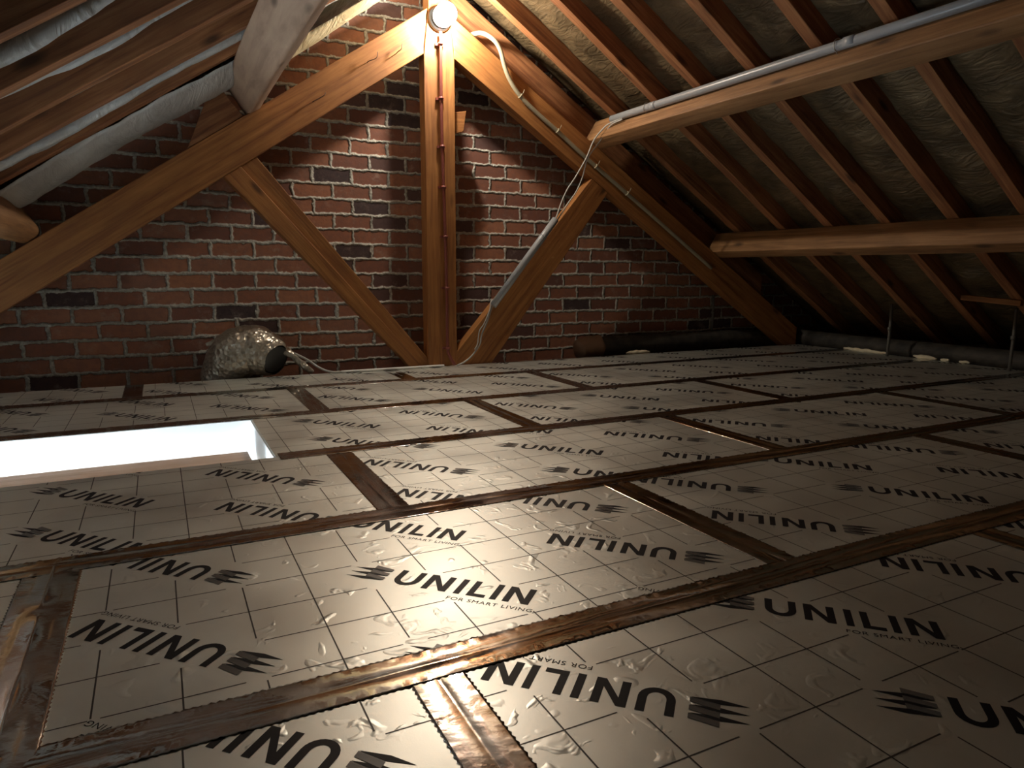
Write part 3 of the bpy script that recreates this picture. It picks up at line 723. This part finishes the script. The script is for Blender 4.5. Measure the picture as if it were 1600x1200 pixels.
tube(bm, [p - T0 for p in smooth_path([(.47, 3.70, .14), (.56, 3.69, .12), (.63, 3.67, .06), (.69, 3.665, .004)], 8)], lambda q: .030 - .018 * q, 14)
for v in bm.verts: v.co += noise.noise_vector(v.co * 30) * .006
link('torn_flap', bm, M_CRINK, t, smooth=True)
bm = bmesh.new(); tube(bm, [p - T0 for p in smooth_path([(.20, 3.76, .16), (.26, 3.75, .175), (.33, 3.74, .17)], 6)], lambda q: .008 + .02 * q, 12)
for v in bm.verts: v.co += noise.noise_vector(v.co * 40) * .005
link('wrap_fold', bm, M_CRINK, t, smooth=True)

# ---------------------------------------------------------------- dark duct along the right eaves
t = empty('eaves_duct', (3.3, 3.72, -.08)); tag(t, 'sooty dark duct lying along the wall and the right eaves behind the boards', 'duct'); T0 = Vector(t.location)
path = smooth_path([(2.40, 3.765, .035), (2.6, 3.775, .045), (3.2, 3.775, .045), (4.0, 3.775, .045), (4.22, 3.76, .04), (4.275, 3.62, .035), (4.268, 3.3, .03), (4.262, 2.4, .03), (4.27, 1.4, .03), (4.28, .2, .03)], 12)
bm = bmesh.new(); tube(bm, [p - T0 for p in path], .064, 22)
for v in bm.verts: v.co += noise.noise_vector(v.co * 9) * .004
for v in bm.verts: v.co.x += .012 if v.co.y < -.25 else 0
link('duct_body', bm, M_DUCT, t, smooth=True)
bm = bmesh.new(); tube(bm, [p - T0 for p in smooth_path([(2.36, 3.745, .03), (2.42, 3.755, .045), (2.52, 3.762, .05)], 6)], lambda q: .060 + .010 * q, 22)
for v in bm.verts: v.co += noise.noise_vector(v.co * 22) * .008
link('end_wrap', bm, M_CLOTH, t, smooth=True)['label'] = 'brown wrapped end'
def foam(pts, r, label):
    bm = bmesh.new(); tube(bm, smooth_path(pts, 8), lambda q: r * (.35 + .65 * math.sin(math.pi * min(.97, max(.03, q))) ** .5), 10)
    for v in bm.verts: v.co += noise.noise_vector(v.co * 35) * r * .45
    tag(recenter(link('foam_bead', bm, M_FOAM, smooth=True), pts[0]), label, 'foam', 'cream foam beads along the duct')
foam([(4.178, 3.24, .008), (4.18, 3.1, .008), (4.178, 2.92, .008)], .012, 'longest cream foam bead along the dark duct on the right')
foam([(4.178, 2.74, .010), (4.178, 2.68, .009), (4.176, 2.60, .007)], .013, 'second cream foam bead, right of the longest one')
foam([(4.176, 2.57, .008), (4.176, 2.52, .008)], .010, 'small cream foam blob between two others on the right')
foam([(4.176, 2.46, .008), (4.175, 2.40, .008)], .009, 'smallest cream foam blob, farthest right')
foam([(2.66, 3.645, .006), (2.74, 3.645, .008), (2.84, 3.648, .006)], .014, 'flat beige foam patch by the wall beside the dark duct')
for (x, y, z0, z1, lab) in ((4.05, 2.83, .005, .33, 'thin steel rod standing left of the others under the right rafters'), (4.05, 2.12, .005, .34, 'thin steel rod farthest right under the rafters'), (3.50, 3.80, .10, .36, 'thin rod against the brick wall right of the principal beam foot')):
    bm = bmesh.new(); tube(bm, [Vector((x, y, z0)), Vector((x + .004, y, (z0 + z1) / 2)), Vector((x, y, z1))], .0085, 10)
    tube(bm, [Vector((x, y, z0 + (z1 - z0) * .5)), Vector((x, y, z0 + (z1 - z0) * .5 + .02))], .012, 10)
    tag(recenter(link('steel_rod', bm, M_ROD), (x, y, z0)), lab, 'rod', 'thin rods near the right eaves')
tag(beam('wooden_batten', (4.02, 2.40, .372), (4.02, 2.09, .352), (0, 0, 1), .03, .03, M_WOOD, seed=90), 'short orange batten wedged under the far right rafters', 'batten')

# plank crossing the hatch below the board edge
tag(beam('wooden_plank', (-1.22, 2.20, -.118), (.240, 2.20, -.118), (0, 0, 1), .275, .036, M_PLANK, seed=91, amp=.0015), 'pale wooden plank lying inside the bright hatch opening', 'plank')
